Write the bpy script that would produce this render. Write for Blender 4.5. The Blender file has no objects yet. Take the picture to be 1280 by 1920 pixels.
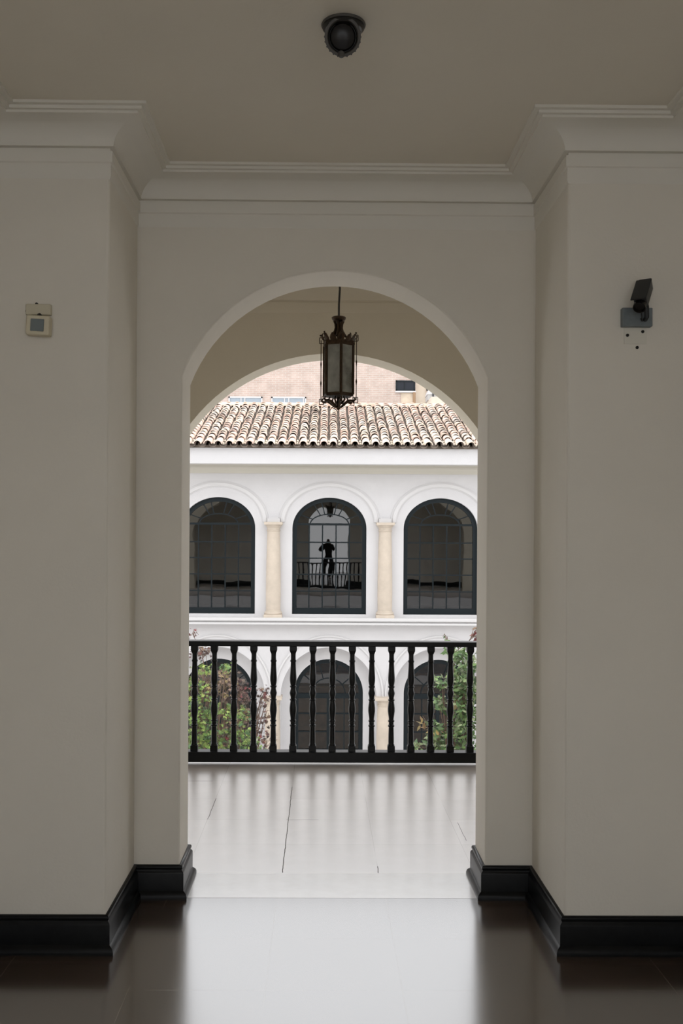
import bpy, bmesh, math, random
from mathutils import Vector, Matrix, Quaternion
C = bpy.context.scene.collection
R = math.radians
PI = math.pi
rnd = random.Random(7)

# ------------------------------------------------------------------ materials
def nt(name):
    m = bpy.data.materials.new(name); m.use_nodes = True
    t = m.node_tree
    return m, t, t.nodes['Principled BSDF']

def N(t, typ, **kw):
    n = t.nodes.new(typ)
    for k, v in kw.items():
        if k in ('operation', 'blend_type', 'data_type', 'interpolation_type', 'wave_type', 'attribute_name', 'layer_name', 'use_clamp', 'offset', 'offset_frequency', 'squash', 'bands_direction', 'noise_dimensions', 'feature', 'clamp'):
            setattr(n, k, v)
        else:
            n.inputs[k].default_value = v
    return n

def ramp(t, src, stops):
    r = t.nodes.new('ShaderNodeValToRGB')
    el = r.color_ramp.elements
    while len(el) < len(stops): el.new(0.5)
    for e, (p, c) in zip(el, stops):
        e.position = p; e.color = (*c, 1) if len(c) == 3 else c
    t.links.new(src, r.inputs['Fac'])
    return r

def simple(name, col, rough=0.5, metal=0.0, ior=1.5, var=0.0, scale=8.0, bump=0.0, bscale=60.0):
    m, t, b = nt(name)
    b.inputs['Base Color'].default_value = (*col, 1)
    b.inputs['Roughness'].default_value = rough
    b.inputs['Metallic'].default_value = metal
    b.inputs['IOR'].default_value = ior
    co = N(t, 'ShaderNodeTexCoord')
    if var > 0:
        no = N(t, 'ShaderNodeTexNoise', Scale=scale, Detail=5.0, Roughness=0.6)
        t.links.new(co.outputs['Object'], no.inputs['Vector'])
        lo = tuple(max(0, c*(1-var)) for c in col); hi = tuple(min(1, c*(1+var)) for c in col)
        r = ramp(t, no.outputs['Fac'], [(0.3, lo), (0.7, hi)])
        t.links.new(r.outputs['Color'], b.inputs['Base Color'])
    if bump > 0:
        n2 = N(t, 'ShaderNodeTexNoise', Scale=bscale, Detail=4.0)
        t.links.new(co.outputs['Object'], n2.inputs['Vector'])
        bp = N(t, 'ShaderNodeBump', Strength=bump, Distance=0.01)
        t.links.new(n2.outputs['Fac'], bp.inputs['Height'])
        t.links.new(bp.outputs['Normal'], b.inputs['Normal'])
    return m

M = {}
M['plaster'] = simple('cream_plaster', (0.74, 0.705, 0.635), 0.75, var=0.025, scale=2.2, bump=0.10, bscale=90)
M['plaster_tan'] = simple('shaded_cream_plaster', (0.52, 0.475, 0.385), 0.75, var=0.025, scale=2.2, bump=0.10, bscale=90)  # same cream paint as the passage, veranda shade put into the colour
M['ceiling'] = simple('ceiling_plaster', (0.72, 0.675, 0.59), 0.85, var=0.02, scale=2.0, bump=0.06, bscale=60)
M['trim'] = simple('cornice_plaster', (0.74, 0.715, 0.655), 0.7)
M['black'] = simple('black_paint', (0.005, 0.0055, 0.006), 0.30, ior=1.28, var=0.3, scale=30)
M['stucco'] = simple('white_stucco', (0.55, 0.54, 0.545), 0.9, var=0.02, scale=3, bump=0.25, bscale=70)
M['trimwhite'] = simple('white_moulding', (0.56, 0.55, 0.55), 0.85)
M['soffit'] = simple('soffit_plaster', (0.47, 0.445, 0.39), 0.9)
M['stone'] = simple('beige_stone', (0.50, 0.43, 0.355), 0.85, var=0.10, scale=4, bump=0.2, bscale=40)
M['frame'] = simple('dark_green_frame', (0.006, 0.0105, 0.013), 0.4, ior=1.3)
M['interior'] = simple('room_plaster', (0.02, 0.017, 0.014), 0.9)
M['wood'] = simple('brown_shelving', (0.11, 0.065, 0.038), 0.7, var=0.3, scale=6)
M['bronze'] = simple('aged_bronze', (0.040, 0.024, 0.013), 0.42, metal=0.8, var=0.4, scale=40)
M['cord'] = simple('dark_cord', (0.02, 0.017, 0.014), 0.6)
M['cream_plastic'] = simple('cream_plastic', (0.66, 0.60, 0.45), 0.5)
M['olive_plastic'] = simple('aged_cream_plastic', (0.58, 0.54, 0.42), 0.6)
M['sensor'] = simple('grey_sensor_lens', (0.17, 0.20, 0.21), 0.35)
M['darkhole'] = simple('dark_hole', (0.015, 0.013, 0.011), 0.9)
M['camblack'] = simple('camera_black', (0.014, 0.016, 0.018), 0.45)
M['platemetal'] = simple('blue_grey_plate', (0.15, 0.175, 0.19), 0.5, var=0.12, scale=30)
M['patch'] = simple('patch_filler', (0.70, 0.675, 0.60), 0.85)
M['spotblack'] = simple('spotlight_black', (0.012, 0.011, 0.010), 0.4)
M['spotgrey'] = simple('spotlight_trim', (0.07, 0.065, 0.06), 0.5)
M['spotlens'] = simple('spotlight_glass', (0.012, 0.010, 0.009), 0.25, ior=1.3)
M['valley'] = simple('mossy_pan_tile', (0.13, 0.105, 0.085), 0.95, var=0.5, scale=9)
M['mortar'] = simple('eave_mortar', (0.62, 0.57, 0.47), 0.95, var=0.2, scale=20)
M['creamwall'] = simple('cream_render', (0.60, 0.53, 0.44), 0.9, var=0.08, scale=2)
M['tanpanel'] = simple('tan_render', (0.55, 0.46, 0.36), 0.9, var=0.15, scale=3)
M['whiteframe'] = simple('white_window_frame', (0.55, 0.54, 0.54), 0.6)
M['bluepane'] = simple('bluish_glass', (0.28, 0.33, 0.38), 0.15)
M['darkpane'] = simple('dark_glass', (0.012, 0.015, 0.022), 0.12, ior=1.3)
M['pipe'] = simple('rusty_pipe', (0.30, 0.19, 0.11), 0.7)
M['tankgrey'] = simple('grey_tank', (0.42, 0.41, 0.40), 0.7)
M['bark'] = simple('brown_bark', (0.13, 0.085, 0.06), 0.9, var=0.3, scale=20)
M['lawn'] = simple('courtyard_paving', (0.66, 0.64, 0.61), 0.9, var=0.15, scale=1.5)
M['skin'] = simple('skin', (0.50, 0.32, 0.24), 0.6)
M['cloth'] = simple('dark_jacket', (0.018, 0.018, 0.022), 0.9)
M['trouser'] = simple('dark_trousers', (0.02, 0.022, 0.03), 0.9)
M['hair'] = simple('dark_hair', (0.015, 0.011, 0.009), 0.6)

def attr_mat(name, rough, var=0.12, scale=12, ior=1.45):
    m, t, b = nt(name)
    a = N(t, 'ShaderNodeAttribute', attribute_name='tint')
    co = N(t, 'ShaderNodeTexCoord')
    no = N(t, 'ShaderNodeTexNoise', Scale=scale, Detail=4.0)
    t.links.new(co.outputs['Object'], no.inputs['Vector'])
    r = ramp(t, no.outputs['Fac'], [(0.3, (1-var,)*3), (0.7, (1+var*0.3,)*3)])
    mx = N(t, 'ShaderNodeMix', data_type='RGBA', blend_type='MULTIPLY')
    mx.inputs[0].default_value = 1.0
    t.links.new(a.outputs['Color'], mx.inputs[6]); t.links.new(r.outputs['Color'], mx.inputs[7])
    t.links.new(mx.outputs[2], b.inputs['Base Color'])
    b.inputs['Roughness'].default_value = rough
    b.inputs['IOR'].default_value = ior
    return m
M['tile'] = attr_mat('clay_roof_tile', 0.95, 0.25, 14)
M['leaf'] = attr_mat('leaf', 0.55, 0.1, 5)

SEGS = [('x', -0.177, 4.92, 6.62, 0.0019), ('x', -0.650, 5.85, 6.32, 0.0016), ('y', 5.846, -0.19, 0.0, 0.002), ('x', 0.298, 4.92, 5.02, 0.0018), ('x', 0.81, 5.45, 5.80, 0.0012), ('y', 6.77, -1.0, -0.72, 0.002)]   # open, dirt-filled joints
def floor_mat(name, base, dark, x0, y0, px, py, rough, ior, grout, groutw, broken, segs=()):
    """polished stone tiles laid on a px x py grid"""
    m, t, b = nt(name)
    L = t.links.new
    co = N(t, 'ShaderNodeTexCoord'); sp = N(t, 'ShaderNodeSeparateXYZ')
    L(co.outputs['Object'], sp.inputs[0])
    def cell(out, o, p):
        a = N(t, 'ShaderNodeMath', operation='SUBTRACT'); L(out, a.inputs[0]); a.inputs[1].default_value = o
        d = N(t, 'ShaderNodeMath', operation='DIVIDE'); L(a.outputs[0], d.inputs[0]); d.inputs[1].default_value = p
        f = N(t, 'ShaderNodeMath', operation='FRACT'); L(d.outputs[0], f.inputs[0])
        c = N(t, 'ShaderNodeMath', operation='SUBTRACT'); L(f.outputs[0], c.inputs[0]); c.inputs[1].default_value = 0.5
        ab = N(t, 'ShaderNodeMath', operation='ABSOLUTE'); L(c.outputs[0], ab.inputs[0])
        g = N(t, 'ShaderNodeMath', operation='GREATER_THAN'); L(ab.outputs[0], g.inputs[0]); g.inputs[1].default_value = 0.5 - groutw/p
        fl = N(t, 'ShaderNodeMath', operation='FLOOR'); L(d.outputs[0], fl.inputs[0])
        return g, fl
    gx, fx = cell(sp.outputs[0], x0, px); gy, fy = cell(sp.outputs[1], y0, py)
    mxm = N(t, 'ShaderNodeMath', operation='MAXIMUM'); L(gx.outputs[0], mxm.inputs[0]); L(gy.outputs[0], mxm.inputs[1])
    cmb = N(t, 'ShaderNodeCombineXYZ'); L(fx.outputs[0], cmb.inputs[0]); L(fy.outputs[0], cmb.inputs[1])
    wn = N(t, 'ShaderNodeTexWhiteNoise', noise_dimensions='2D'); L(cmb.outputs[0], wn.inputs['Vector'])
    no = N(t, 'ShaderNodeTexNoise', Scale=3.0, Detail=7.0, Roughness=0.65); L(co.outputs['Object'], no.inputs['Vector'])
    ad = N(t, 'ShaderNodeMath', operation='MULTIPLY_ADD'); L(wn.outputs['Value'], ad.inputs[0]); ad.inputs[1].default_value = 0.35; L(no.outputs['Fac'], ad.inputs[2])
    r = ramp(t, ad.outputs[0], [(0.2, dark), (1.0, base)])
    # grout, wiped out in places by wear
    nb = N(t, 'ShaderNodeTexNoise', Scale=1.7, Detail=2.0); L(co.outputs['Object'], nb.inputs['Vector'])
    rb = ramp(t, nb.outputs['Fac'], [(broken, (0, 0, 0)), (broken+0.08, (1, 1, 1))])
    mg = N(t, 'ShaderNodeMath', operation='MULTIPLY'); L(mxm.outputs[0], mg.inputs[0]); L(rb.outputs['Color'], mg.inputs[1])
    mix = N(t, 'ShaderNodeMix', data_type='RGBA'); L(mg.outputs[0], mix.inputs[0]); L(r.outputs['Color'], mix.inputs[6]); mix.inputs[7].default_value = (*grout, 1)
    last = mix.outputs[2]
    for ax, c0, a0, a1, w_ in segs:
        s1, s2 = (sp.outputs[0], sp.outputs[1]) if ax == 'x' else (sp.outputs[1], sp.outputs[0])
        wob = N(t, 'ShaderNodeTexNoise', Scale=9.0, Detail=3.0); L(co.outputs['Object'], wob.inputs['Vector'])
        q = N(t, 'ShaderNodeMath', operation='MULTIPLY_ADD'); L(wob.outputs['Fac'], q.inputs[0]); q.inputs[1].default_value = 0.012; L(s1, q.inputs[2])
        k1 = N(t, 'ShaderNodeMath', operation='COMPARE'); L(q.outputs[0], k1.inputs[0]); k1.inputs[1].default_value = c0+0.006; k1.inputs[2].default_value = w_
        k2 = N(t, 'ShaderNodeMath', operation='COMPARE'); L(s2, k2.inputs[0]); k2.inputs[1].default_value = (a0+a1)/2; k2.inputs[2].default_value = (a1-a0)/2
        k3 = N(t, 'ShaderNodeMath', operation='MULTIPLY'); L(k1.outputs[0], k3.inputs[0]); L(k2.outputs[0], k3.inputs[1])
        m2 = N(t, 'ShaderNodeMix', data_type='RGBA'); L(k3.outputs[0], m2.inputs[0]); L(last, m2.inputs[6]); m2.inputs[7].default_value = (0.025, 0.02, 0.016, 1)
        last = m2.outputs[2]
        sv = N(t, 'ShaderNodeMath', operation='MULTIPLY_ADD'); L(k3.outputs[0], sv.inputs[0]); sv.inputs[1].default_value = -(ior-1.05); sv.inputs[2].default_value = ior
        if 'iors' in locals():
            mn = N(t, 'ShaderNodeMath', operation='MINIMUM'); L(iors, mn.inputs[0]); L(sv.outputs[0], mn.inputs[1]); iors = mn.outputs[0]
        else: iors = sv.outputs[0]
    if segs: L(iors, b.inputs['IOR'])
    L(last, b.inputs['Base Color'])
    nr = N(t, 'ShaderNodeTexNoise', Scale=1.2, Detail=1.0); L(co.outputs['Object'], nr.inputs['Vector'])
    rr = ramp(t, nr.outputs['Fac'], [(0.0, (rough*(1.0 if segs else 0.9),)*3), (1.0, (rough*(1.0 if segs else 1.1),)*3)])
    rm = N(t, 'ShaderNodeMath', operation='MULTIPLY_ADD'); L(mg.outputs[0], rm.inputs[0]); rm.inputs[1].default_value = 0.0 if segs else 0.04; L(rr.outputs['Color'], rm.inputs[2])
    L(rm.outputs[0], b.inputs['Roughness'])
    b.inputs['IOR'].default_value = ior
    return m
M['floor_in'] = floor_mat('polished_brown_tile', (0.08, 0.056, 0.042), (0.04, 0.028, 0.02), -0.69, 3.637, 0.50, 0.47, 0.17, 2.95, (0.15, 0.12, 0.095), 0.002, 0.42)
M['floor_out'] = floor_mat('veranda_stone_tile', (0.39, 0.345, 0.305), (0.32, 0.27, 0.23), -0.177, 5.846, 0.475, 0.465, 0.27, 4.2, (0.28, 0.235, 0.195), 0.0016, 0.40, SEGS)

def brick_mat():
    m, t, b = nt('pale_brick')
    L = t.links.new
    co = N(t, 'ShaderNodeTexCoord'); sp = N(t, 'ShaderNodeSeparateXYZ'); L(co.outputs['Object'], sp.inputs[0])
    cb = N(t, 'ShaderNodeCombineXYZ'); L(sp.outputs[0], cb.inputs[0]); L(sp.outputs[2], cb.inputs[1])
    br = N(t, 'ShaderNodeTexBrick', Scale=1.0)
    br.inputs['Color1'].default_value = (0.50, 0.385, 0.335, 1); br.inputs['Color2'].default_value = (0.46, 0.35, 0.30, 1)
    br.inputs['Mortar'].default_value = (0.52, 0.465, 0.42, 1)
    br.inputs['Mortar Size'].default_value = 0.012; br.inputs['Brick Width'].default_value = 0.26; br.inputs['Row Height'].default_value = 0.075
    L(cb.outputs[0], br.inputs['Vector'])
    no = N(t, 'ShaderNodeTexNoise', Scale=2.5, Detail=5.0); L(co.outputs['Object'], no.inputs['Vector'])
    r = ramp(t, no.outputs['Fac'], [(0.3, (0.85, 0.84, 0.83)), (0.7, (1.08, 1.08, 1.08))])
    mx = N(t, 'ShaderNodeMix', data_type='RGBA', blend_type='MULTIPLY'); mx.inputs[0].default_value = 1.0
    L(br.outputs['Color'], mx.inputs[6]); L(r.outputs['Color'], mx.inputs[7]); L(mx.outputs[2], b.inputs['Base Color'])
    b.inputs['Roughness'].default_value = 0.95
    return m
M['brick'] = brick_mat()

def pane_mat(name, ior, tint):
    m = bpy.data.materials.new(name); m.use_nodes = True; t = m.node_tree
    t.nodes.clear(); L = t.links.new
    out = N(t, 'ShaderNodeOutputMaterial'); mx = N(t, 'ShaderNodeMixShader')
    tr = N(t, 'ShaderNodeBsdfTransparent', Color=(*tint, 1)); gl = N(t, 'ShaderNodeBsdfGlossy', Roughness=0.01, Color=(1, 1, 1, 1))
    fr = N(t, 'ShaderNodeFresnel', IOR=ior)
    co = N(t, 'ShaderNodeTexCoord'); no = N(t, 'ShaderNodeTexNoise', Scale=2.2, Detail=1.0)
    L(co.outputs['Object'], no.inputs['Vector'])
    bp = N(t, 'ShaderNodeBump', Strength=0.022, Distance=0.05); L(no.outputs['Fac'], bp.inputs['Height'])
    L(bp.outputs['Normal'], gl.inputs['Normal'])
    L(fr.outputs[0], mx.inputs[0]); L(tr.outputs[0], mx.inputs[1]); L(gl.outputs[0], mx.inputs[2]); L(mx.outputs[0], out.inputs[0])
    return m
M['pane'] = pane_mat('old_window_glass', 1.85, (0.40, 0.43, 0.43))
M['door_pane'] = pane_mat('door_glass', 1.42, (0.62, 0.62, 0.60))
M['lantern_glass'] = pane_mat('lantern_glass', 1.55, (0.50, 0.50, 0.46))
t = M['lantern_glass'].node_tree          # dusty glass
out = [n for n in t.nodes if n.type == 'OUTPUT_MATERIAL'][0]; src = out.inputs[0].links[0].from_socket
df = N(t, 'ShaderNodeBsdfDiffuse', Color=(0.42, 0.42, 0.38, 1)); mxs = N(t, 'ShaderNodeMixShader')
co = N(t, 'ShaderNodeTexCoord'); no = N(t, 'ShaderNodeTexNoise', Scale=9.0, Detail=3.0); t.links.new(co.outputs['Object'], no.inputs['Vector'])
rr = ramp(t, no.outputs['Fac'], [(0.35, (0.20,)*3), (0.7, (0.55,)*3)])
t.links.new(rr.outputs['Color'], mxs.inputs[0]); t.links.new(src, mxs.inputs[1]); t.links.new(df.outputs[0], mxs.inputs[2]); t.links.new(mxs.outputs[0], out.inputs[0])

# ------------------------------------------------------------------ mesh builder
class MB:
    def __init__(s): s.v = []; s.f = []; s.c = []
    def add(s, vs, fs, col=None):
        o = len(s.v); s.v += [tuple(p) for p in vs]
        for f in fs: s.f.append([o+i for i in f]); s.c.append(col)
        return s
    def box(s, x0, x1, y0, y1, z0, z1, rot=None, col=None):
        vs = [(x, y, z) for z in (z0, z1) for y in (y0, y1) for x in (x0, x1)]
        if rot:
            c = Vector(((x0+x1)/2, (y0+y1)/2, (z0+z1)/2)); vs = [c + rot @ (Vector(p)-c) for p in vs]
        return s.add(vs, [(0, 2, 3, 1), (4, 5, 7, 6), (0, 1, 5, 4), (2, 6, 7, 3), (0, 4, 6, 2), (1, 3, 7, 5)], col)
    def prism(s, poly, axis, a, b):
        """poly in the plane across axis, extruded a..b. axis y: (x,z); axis z: (x,y); axis x: (y,z)"""
        def P(p, t): return (p[0], t, p[1]) if axis == 'y' else ((p[0], p[1], t) if axis == 'z' else (t, p[0], p[1]))
        n = len(poly)
        vs = [P(p, a) for p in poly] + [P(p, b) for p in poly]
        return s.add(vs, [list(range(n))[::-1], list(range(n, 2*n))] + [(i, (i+1) % n, n+(i+1) % n, n+i) for i in range(n)])
    def lathe(s, prof, c=(0, 0, 0), seg=20, rot=None, sq=None, loop=False):
        vs = []; n = len(prof)
        for r, z in prof:
            for k in range(seg):
                a = 2*PI*(k+0.5)/seg if sq else 2*PI*k/seg
                p = Vector((r*math.cos(a), r*math.sin(a), z))
                if rot: p = rot @ p
                vs.append(Vector(c)+p)
        fs = [(i*seg+k, i*seg+(k+1) % seg, (i+1)*seg+(k+1) % seg, (i+1)*seg+k) for i in range(n-1) for k in range(seg)]
        if loop: fs += [((n-1)*seg+k, (n-1)*seg+(k+1) % seg, (k+1) % seg, k) for k in range(seg)]
        else: fs += [list(range(seg))[::-1], [(n-1)*seg+k for k in range(seg)]]
        return s.add(vs, fs)
    def tube(s, pts, rad, seg=8):
        pts = [Vector(p) for p in pts]; n = len(pts)
        rad = rad if isinstance(rad, (list, tuple)) else [rad]*n
        vs = []; up = None
        for i, p in enumerate(pts):
            d = (pts[min(i+1, n-1)]-pts[max(i-1, 0)]).normalized()
            if up is None: up = Vector((0, 0, 1)) if abs(d.z) < 0.9 else Vector((1, 0, 0))
            x = d.cross(up).normalized(); y = x.cross(d).normalized(); up = y
            for k in range(seg):
                a = 2*PI*k/seg; vs.append(p+(x*math.cos(a)+y*math.sin(a))*rad[i])
        fs = [(i*seg+k, i*seg+(k+1) % seg, (i+1)*seg+(k+1) % seg, (i+1)*seg+k) for i in range(n-1) for k in range(seg)]
        fs += [list(range(seg))[::-1], [(n-1)*seg+k for k in range(seg)]]
        return s.add(vs, fs)
    def sweep(s, prof, path):
        """profile (offset, z) swept along a plan path, offset to the right of travel, mitred"""
        pts = [Vector(p) for p in path]; n = len(pts); m = len(prof); vs = []
        nr = []
        for i in range(n-1):
            d = (pts[i+1]-pts[i]).normalized(); nr.append(Vector((d.y, -d.x)))
        for i in range(n):
            if i == 0: o = nr[0]
            elif i == n-1: o = nr[-1]
            else: o = (nr[i-1]+nr[i])/(1+nr[i-1].dot(nr[i]))
            for (q, z) in prof: vs.append((pts[i].x+o.x*q, pts[i].y+o.y*q, z))
        fs = [(i*m+k, i*m+(k+1) % m, (i+1)*m+(k+1) % m, (i+1)*m+k) for i in range(n-1) for k in range(m)]
        fs += [list(range(m))[::-1], [(n-1)*m+k for k in range(m)]]
        return s.add(vs, fs)
    def build(s, name, mat, parent=None, smooth=False, bevel=0.0, seg=2, zoff=0.0, loc=None, angle=35):
        me = bpy.data.meshes.new(name)
        vs = s.v
        if zoff or loc:
            l = Vector(loc) if loc else Vector((0, 0, 0)); vs = [Vector(p)-l+Vector((0, 0, zoff)) for p in vs]
        me.from_pydata([tuple(p) for p in vs], [], s.f)
        bm = bmesh.new(); bm.from_mesh(me); bmesh.ops.recalc_face_normals(bm, faces=bm.faces); bm.to_mesh(me); bm.free()
        if any(c is not None for c in s.c):
            at = me.attributes.new('tint', 'FLOAT_COLOR', 'CORNER')
            i = 0
            for p, c in zip(me.polygons, s.c):
                for _ in range(p.loop_total):
                    at.data[p.loop_start+_].color = (*(c or (1, 1, 1)), 1)
        me.materials.append(mat)
        if smooth:
            for p in me.polygons: p.use_smooth = True
            me.set_sharp_from_angle(angle=R(angle))
        o = bpy.data.objects.new(name, me); C.objects.link(o)
        if loc: o.location = loc
        if parent: o.parent = parent
        if bevel:
            b = o.modifiers.new('bevel', 'BEVEL'); b.width = bevel; b.segments = seg; b.limit_method = 'ANGLE'; b.angle_limit = R(40)
        return o

def tag(o, label, cat, group=None, kind=None):
    o['label'] = label; o['category'] = cat
    if group: o['group'] = group
    if kind: o['kind'] = kind
    return o
def thing(name, loc, label, cat, rz=0, group=None):
    o = bpy.data.objects.new(name, None); C.objects.link(o); o.location = loc; o.rotation_euler = (0, 0, rz)
    o.empty_display_size = 0.1
    return tag(o, label, cat, group)
def struct(o, label, cat): return tag(o, label, cat, kind='structure')
def copy_tree(o, parent=None):
    c = o.copy(); C.objects.link(c); c.parent = parent if parent else o.parent
    for ch in list(o.children): copy_tree(ch, c)
    return c

def ell(a, b, n=24, t0=0.0, t1=PI):      # from +x end over the top to -x end
    return [(a*math.cos(t0+(t1-t0)*i/n), b*math.sin(t0+(t1-t0)*i/n)) for i in range(n+1)]

def arch_wall(mb, xa, xb, ya, yb, z0, z1, xc, arc, zs, sill=None):
    """one bay of wall with an arched opening; arc = points about (xc, zs) from right to left over the top"""
    ar = [(xc+x, zs+z) for x, z in arc]; k = len(ar)//2
    xr, xl = ar[0][0], ar[-1][0]
    s = z0 if sill is None else sill
    left = [(xa, z0)] + ([(xc, z0), (xc, s), (xl, s)] if sill is not None else [(xl, z0)]) + ar[:k-1:-1] + [(xc, z1), (xa, z1)]
    right = [(xb, z1), (xc, z1)] + ar[k::-1] + ([(xr, s), (xc, s), (xc, z0)] if sill is not None else [(xr, z0)]) + [(xb, z0)]
    loop = [(xr, s)] + ar + [(xl, s)]
    for y in (ya, yb):
        mb.add([(x, y, z) for x, z in left], [list(range(len(left)))]); mb.add([(x, y, z) for x, z in right], [list(range(len(right)))])
    n = len(loop)
    vs = [(x, ya, z) for x, z in loop]+[(x, yb, z) for x, z in loop]
    mb.add(vs, [(i, i+1, n+i+1, n+i) for i in range(n-1)])
    if sill is not None: mb.add([(xl, ya, s), (xr, ya, s), (xr, yb, s), (xl, yb, s)], [(0, 1, 2, 3)])
def ring(mb, xc, zs, a0, b0, a1, b1, y0, y1, n=32):
    i_, o_ = ell(a0, b0, n), ell(a1, b1, n); vs = []
    for y in (y0, y1):
        for p in (i_, o_): vs += [(xc+x, y, zs+z) for x, z in p]
    m = n+1; fs = []
    for k in range(n):
        fs += [(k, k+1, m+k+1, m+k), (2*m+k, 3*m+k, 3*m+k+1, 2*m+k+1), (k, 2*m+k, 2*m+k+1, k+1), (m+k, m+k+1, 3*m+k+1, 3*m+k)]
    fs += [(0, m, 3*m, 2*m), (n, 2*m+n, 3*m+n, m+n)]
    return mb.add(vs, fs)

# ------------------------------------------------------------------ passage (the setting)
XL, XR = -1.35, 1.49              # side walls
PL, PR = -0.845, 0.983            # pilaster faces
YP, YW, YB = 3.97, 4.58, 4.87     # pilaster front, arch wall front and back
YA, YA2 = 7.15, 7.43              # arcade front and back
H, HV = 3.315, 3.50
YR = -1.3                         # rear end of the passage
AX, AW = 0.065, 0.702             # arch centre, half width
AZ, AR = 2.1325, 0.749            # arc centre height and radius
half = math.asin(AW/AR)
arc_in = [(AR*math.sin(half-2*half*i/32), AR*math.cos(half-2*half*i/32)) for i in range(33)]

floor = MB().box(XL-0.3, XR+0.3, -9, 4.905, -0.25, 0).build('floor', M['floor_in'])
struct(floor, 'polished dark brown tiled floor of the passage', 'floor')
M['threshold'] = simple('pale_threshold_stone', (0.45, 0.42, 0.395), 0.22, ior=3.4, var=0.08, scale=5)
th = MB().box(AX-AW-0.05, AX+AW+0.05, YW-0.01, 4.903, -0.2, 0.0006).build('trim_3', M['threshold'])
struct(th, 'pale worn stone threshold under the arch', 'threshold')
fv = MB().box(-5.2, 5.3, 4.905, 7.62, -0.25, -0.001).build('floor_veranda', M['floor_out'])
struct(fv, 'pale stone tiled floor between the arch and the black balustrade', 'floor')
wl = MB().prism([(XL-0.3, YR), (XL, YR), (XL, YP), (PL, YP), (PL, YW), (XL-0.3, YW)], 'z', 0, H).build('wall_left', M['plaster'], bevel=0.012, seg=3)
struct(wl, 'cream plaster wall and pilaster at the left of the passage', 'wall')
wr = MB().prism([(XR+0.3, YR), (XR+0.3, YW), (PR, YW), (PR, YP), (XR, YP), (XR, YR)], 'z', 0, H).build('wall_right', M['plaster'], bevel=0.012, seg=3)
struct(wr, 'cream plaster wall and pilaster at the right of the passage', 'wall')
mb = MB(); arch_wall(mb, -5.2, 5.3, YW, YB, 0, HV+0.1, AX, arc_in, AZ)
wf = mb.build('wall_front', M['plaster'], bevel=0.010, seg=3)
bm = bmesh.new(); bm.from_mesh(wf.data); bmesh.ops.remove_doubles(bm, verts=bm.verts, dist=1e-4); bmesh.ops.recalc_face_normals(bm, faces=bm.faces); bm.to_mesh(wf.data); bm.free()
struct(wf, 'cream plaster wall with the round arched opening', 'wall')
ce = MB().box(XL-0.3, XR+0.3, YR, YW, H, H+0.25).build('ceiling', M['ceiling']); struct(ce, 'plain cream plaster ceiling of the passage', 'ceiling')
cv = MB().box(-5.2, 5.3, YB, YA, HV, HV+0.2).build('ceiling_veranda', M['ceiling']); struct(cv, 'plaster ceiling beyond the arch', 'ceiling')
# rear end of the passage: a wide opening to daylight
mb = MB(); arch_wall(mb, XL-0.3, XR+0.3, YR-0.25, YR, 0, H+0.2, 0.07, ell(1.32, 0.75, 24), 2.35)
struct(mb.build('wall_rear', M['plaster']), 'plaster wall with a wide arch behind the viewer', 'wall')
# arcade facing the court
AXC, ARC, AZC = 0.088, 1.28, 1.70
mb = MB()
for k in (-1, 0, 1):
    c = AXC+k*3.3
    arch_wall(mb, c-1.65, c+1.65, YA, YA2, -0.25, 4.2, c, ell(ARC, ARC, 48), AZC)
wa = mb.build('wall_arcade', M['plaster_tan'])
bm = bmesh.new(); bm.from_mesh(wa.data); bmesh.ops.remove_doubles(bm, verts=bm.verts, dist=1e-4); bmesh.ops.recalc_face_normals(bm, faces=bm.faces); bm.to_mesh(wa.data); bm.free()
struct(wa, 'cream wall of wide arches open to the courtyard', 'wall')
mb = MB()
for k in (-1, 0, 1):
    c = AXC+k*3.3
    arch_wall(mb, c-1.65, c+1.65, YA2+0.02, YA2+0.3, -3.3, -0.25, c, ell(1.2, 1.0, 24), -1.6)
mb.box(-5.2, 5.3, YB, YB+0.2, -3.3, -0.25)
struct(mb.build('wall_lower', M['stucco']), 'white wall of arches below the veranda', 'wall')
mb = MB(); mb.box(-5.4, -4.86, YB, YA2, 0, 4.2); struct(mb.build('wall_veranda_left', M['plaster']), 'end wall of the veranda on the left', 'wall')
mb = MB(); mb.box(5.04, 5.5, YB, YA2, 0, 4.2); struct(mb.build('wall_veranda_right', M['plaster']), 'end wall of the veranda on the right', 'wall')
mb = MB(); mb.prism([(YR-0.25, 4.2), (7.95, 4.2), (7.95, 4.4), (3.2, 6.1), (YR-0.25, 4.5)], 'x', -8.6, 8.9); struct(mb.build('roof_slab', M['trim']), 'unseen roof over the passage and veranda, pitched up to block sky light', 'roof')  # unseen roof, ridge raised to keep sky light off the facade opposite
for nm, xa, xb in (('wall_wing_left', -8.3, -5.25), ('wall_wing_right', 5.35, 8.6)):
    mb = MB(); mb.box(xa, xb, YA, YA2, -3.3, 4.2); struct(mb.build(nm, M['stucco']), 'white outer wall beside the arcade on the ' + nm[10:], 'wall')
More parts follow.
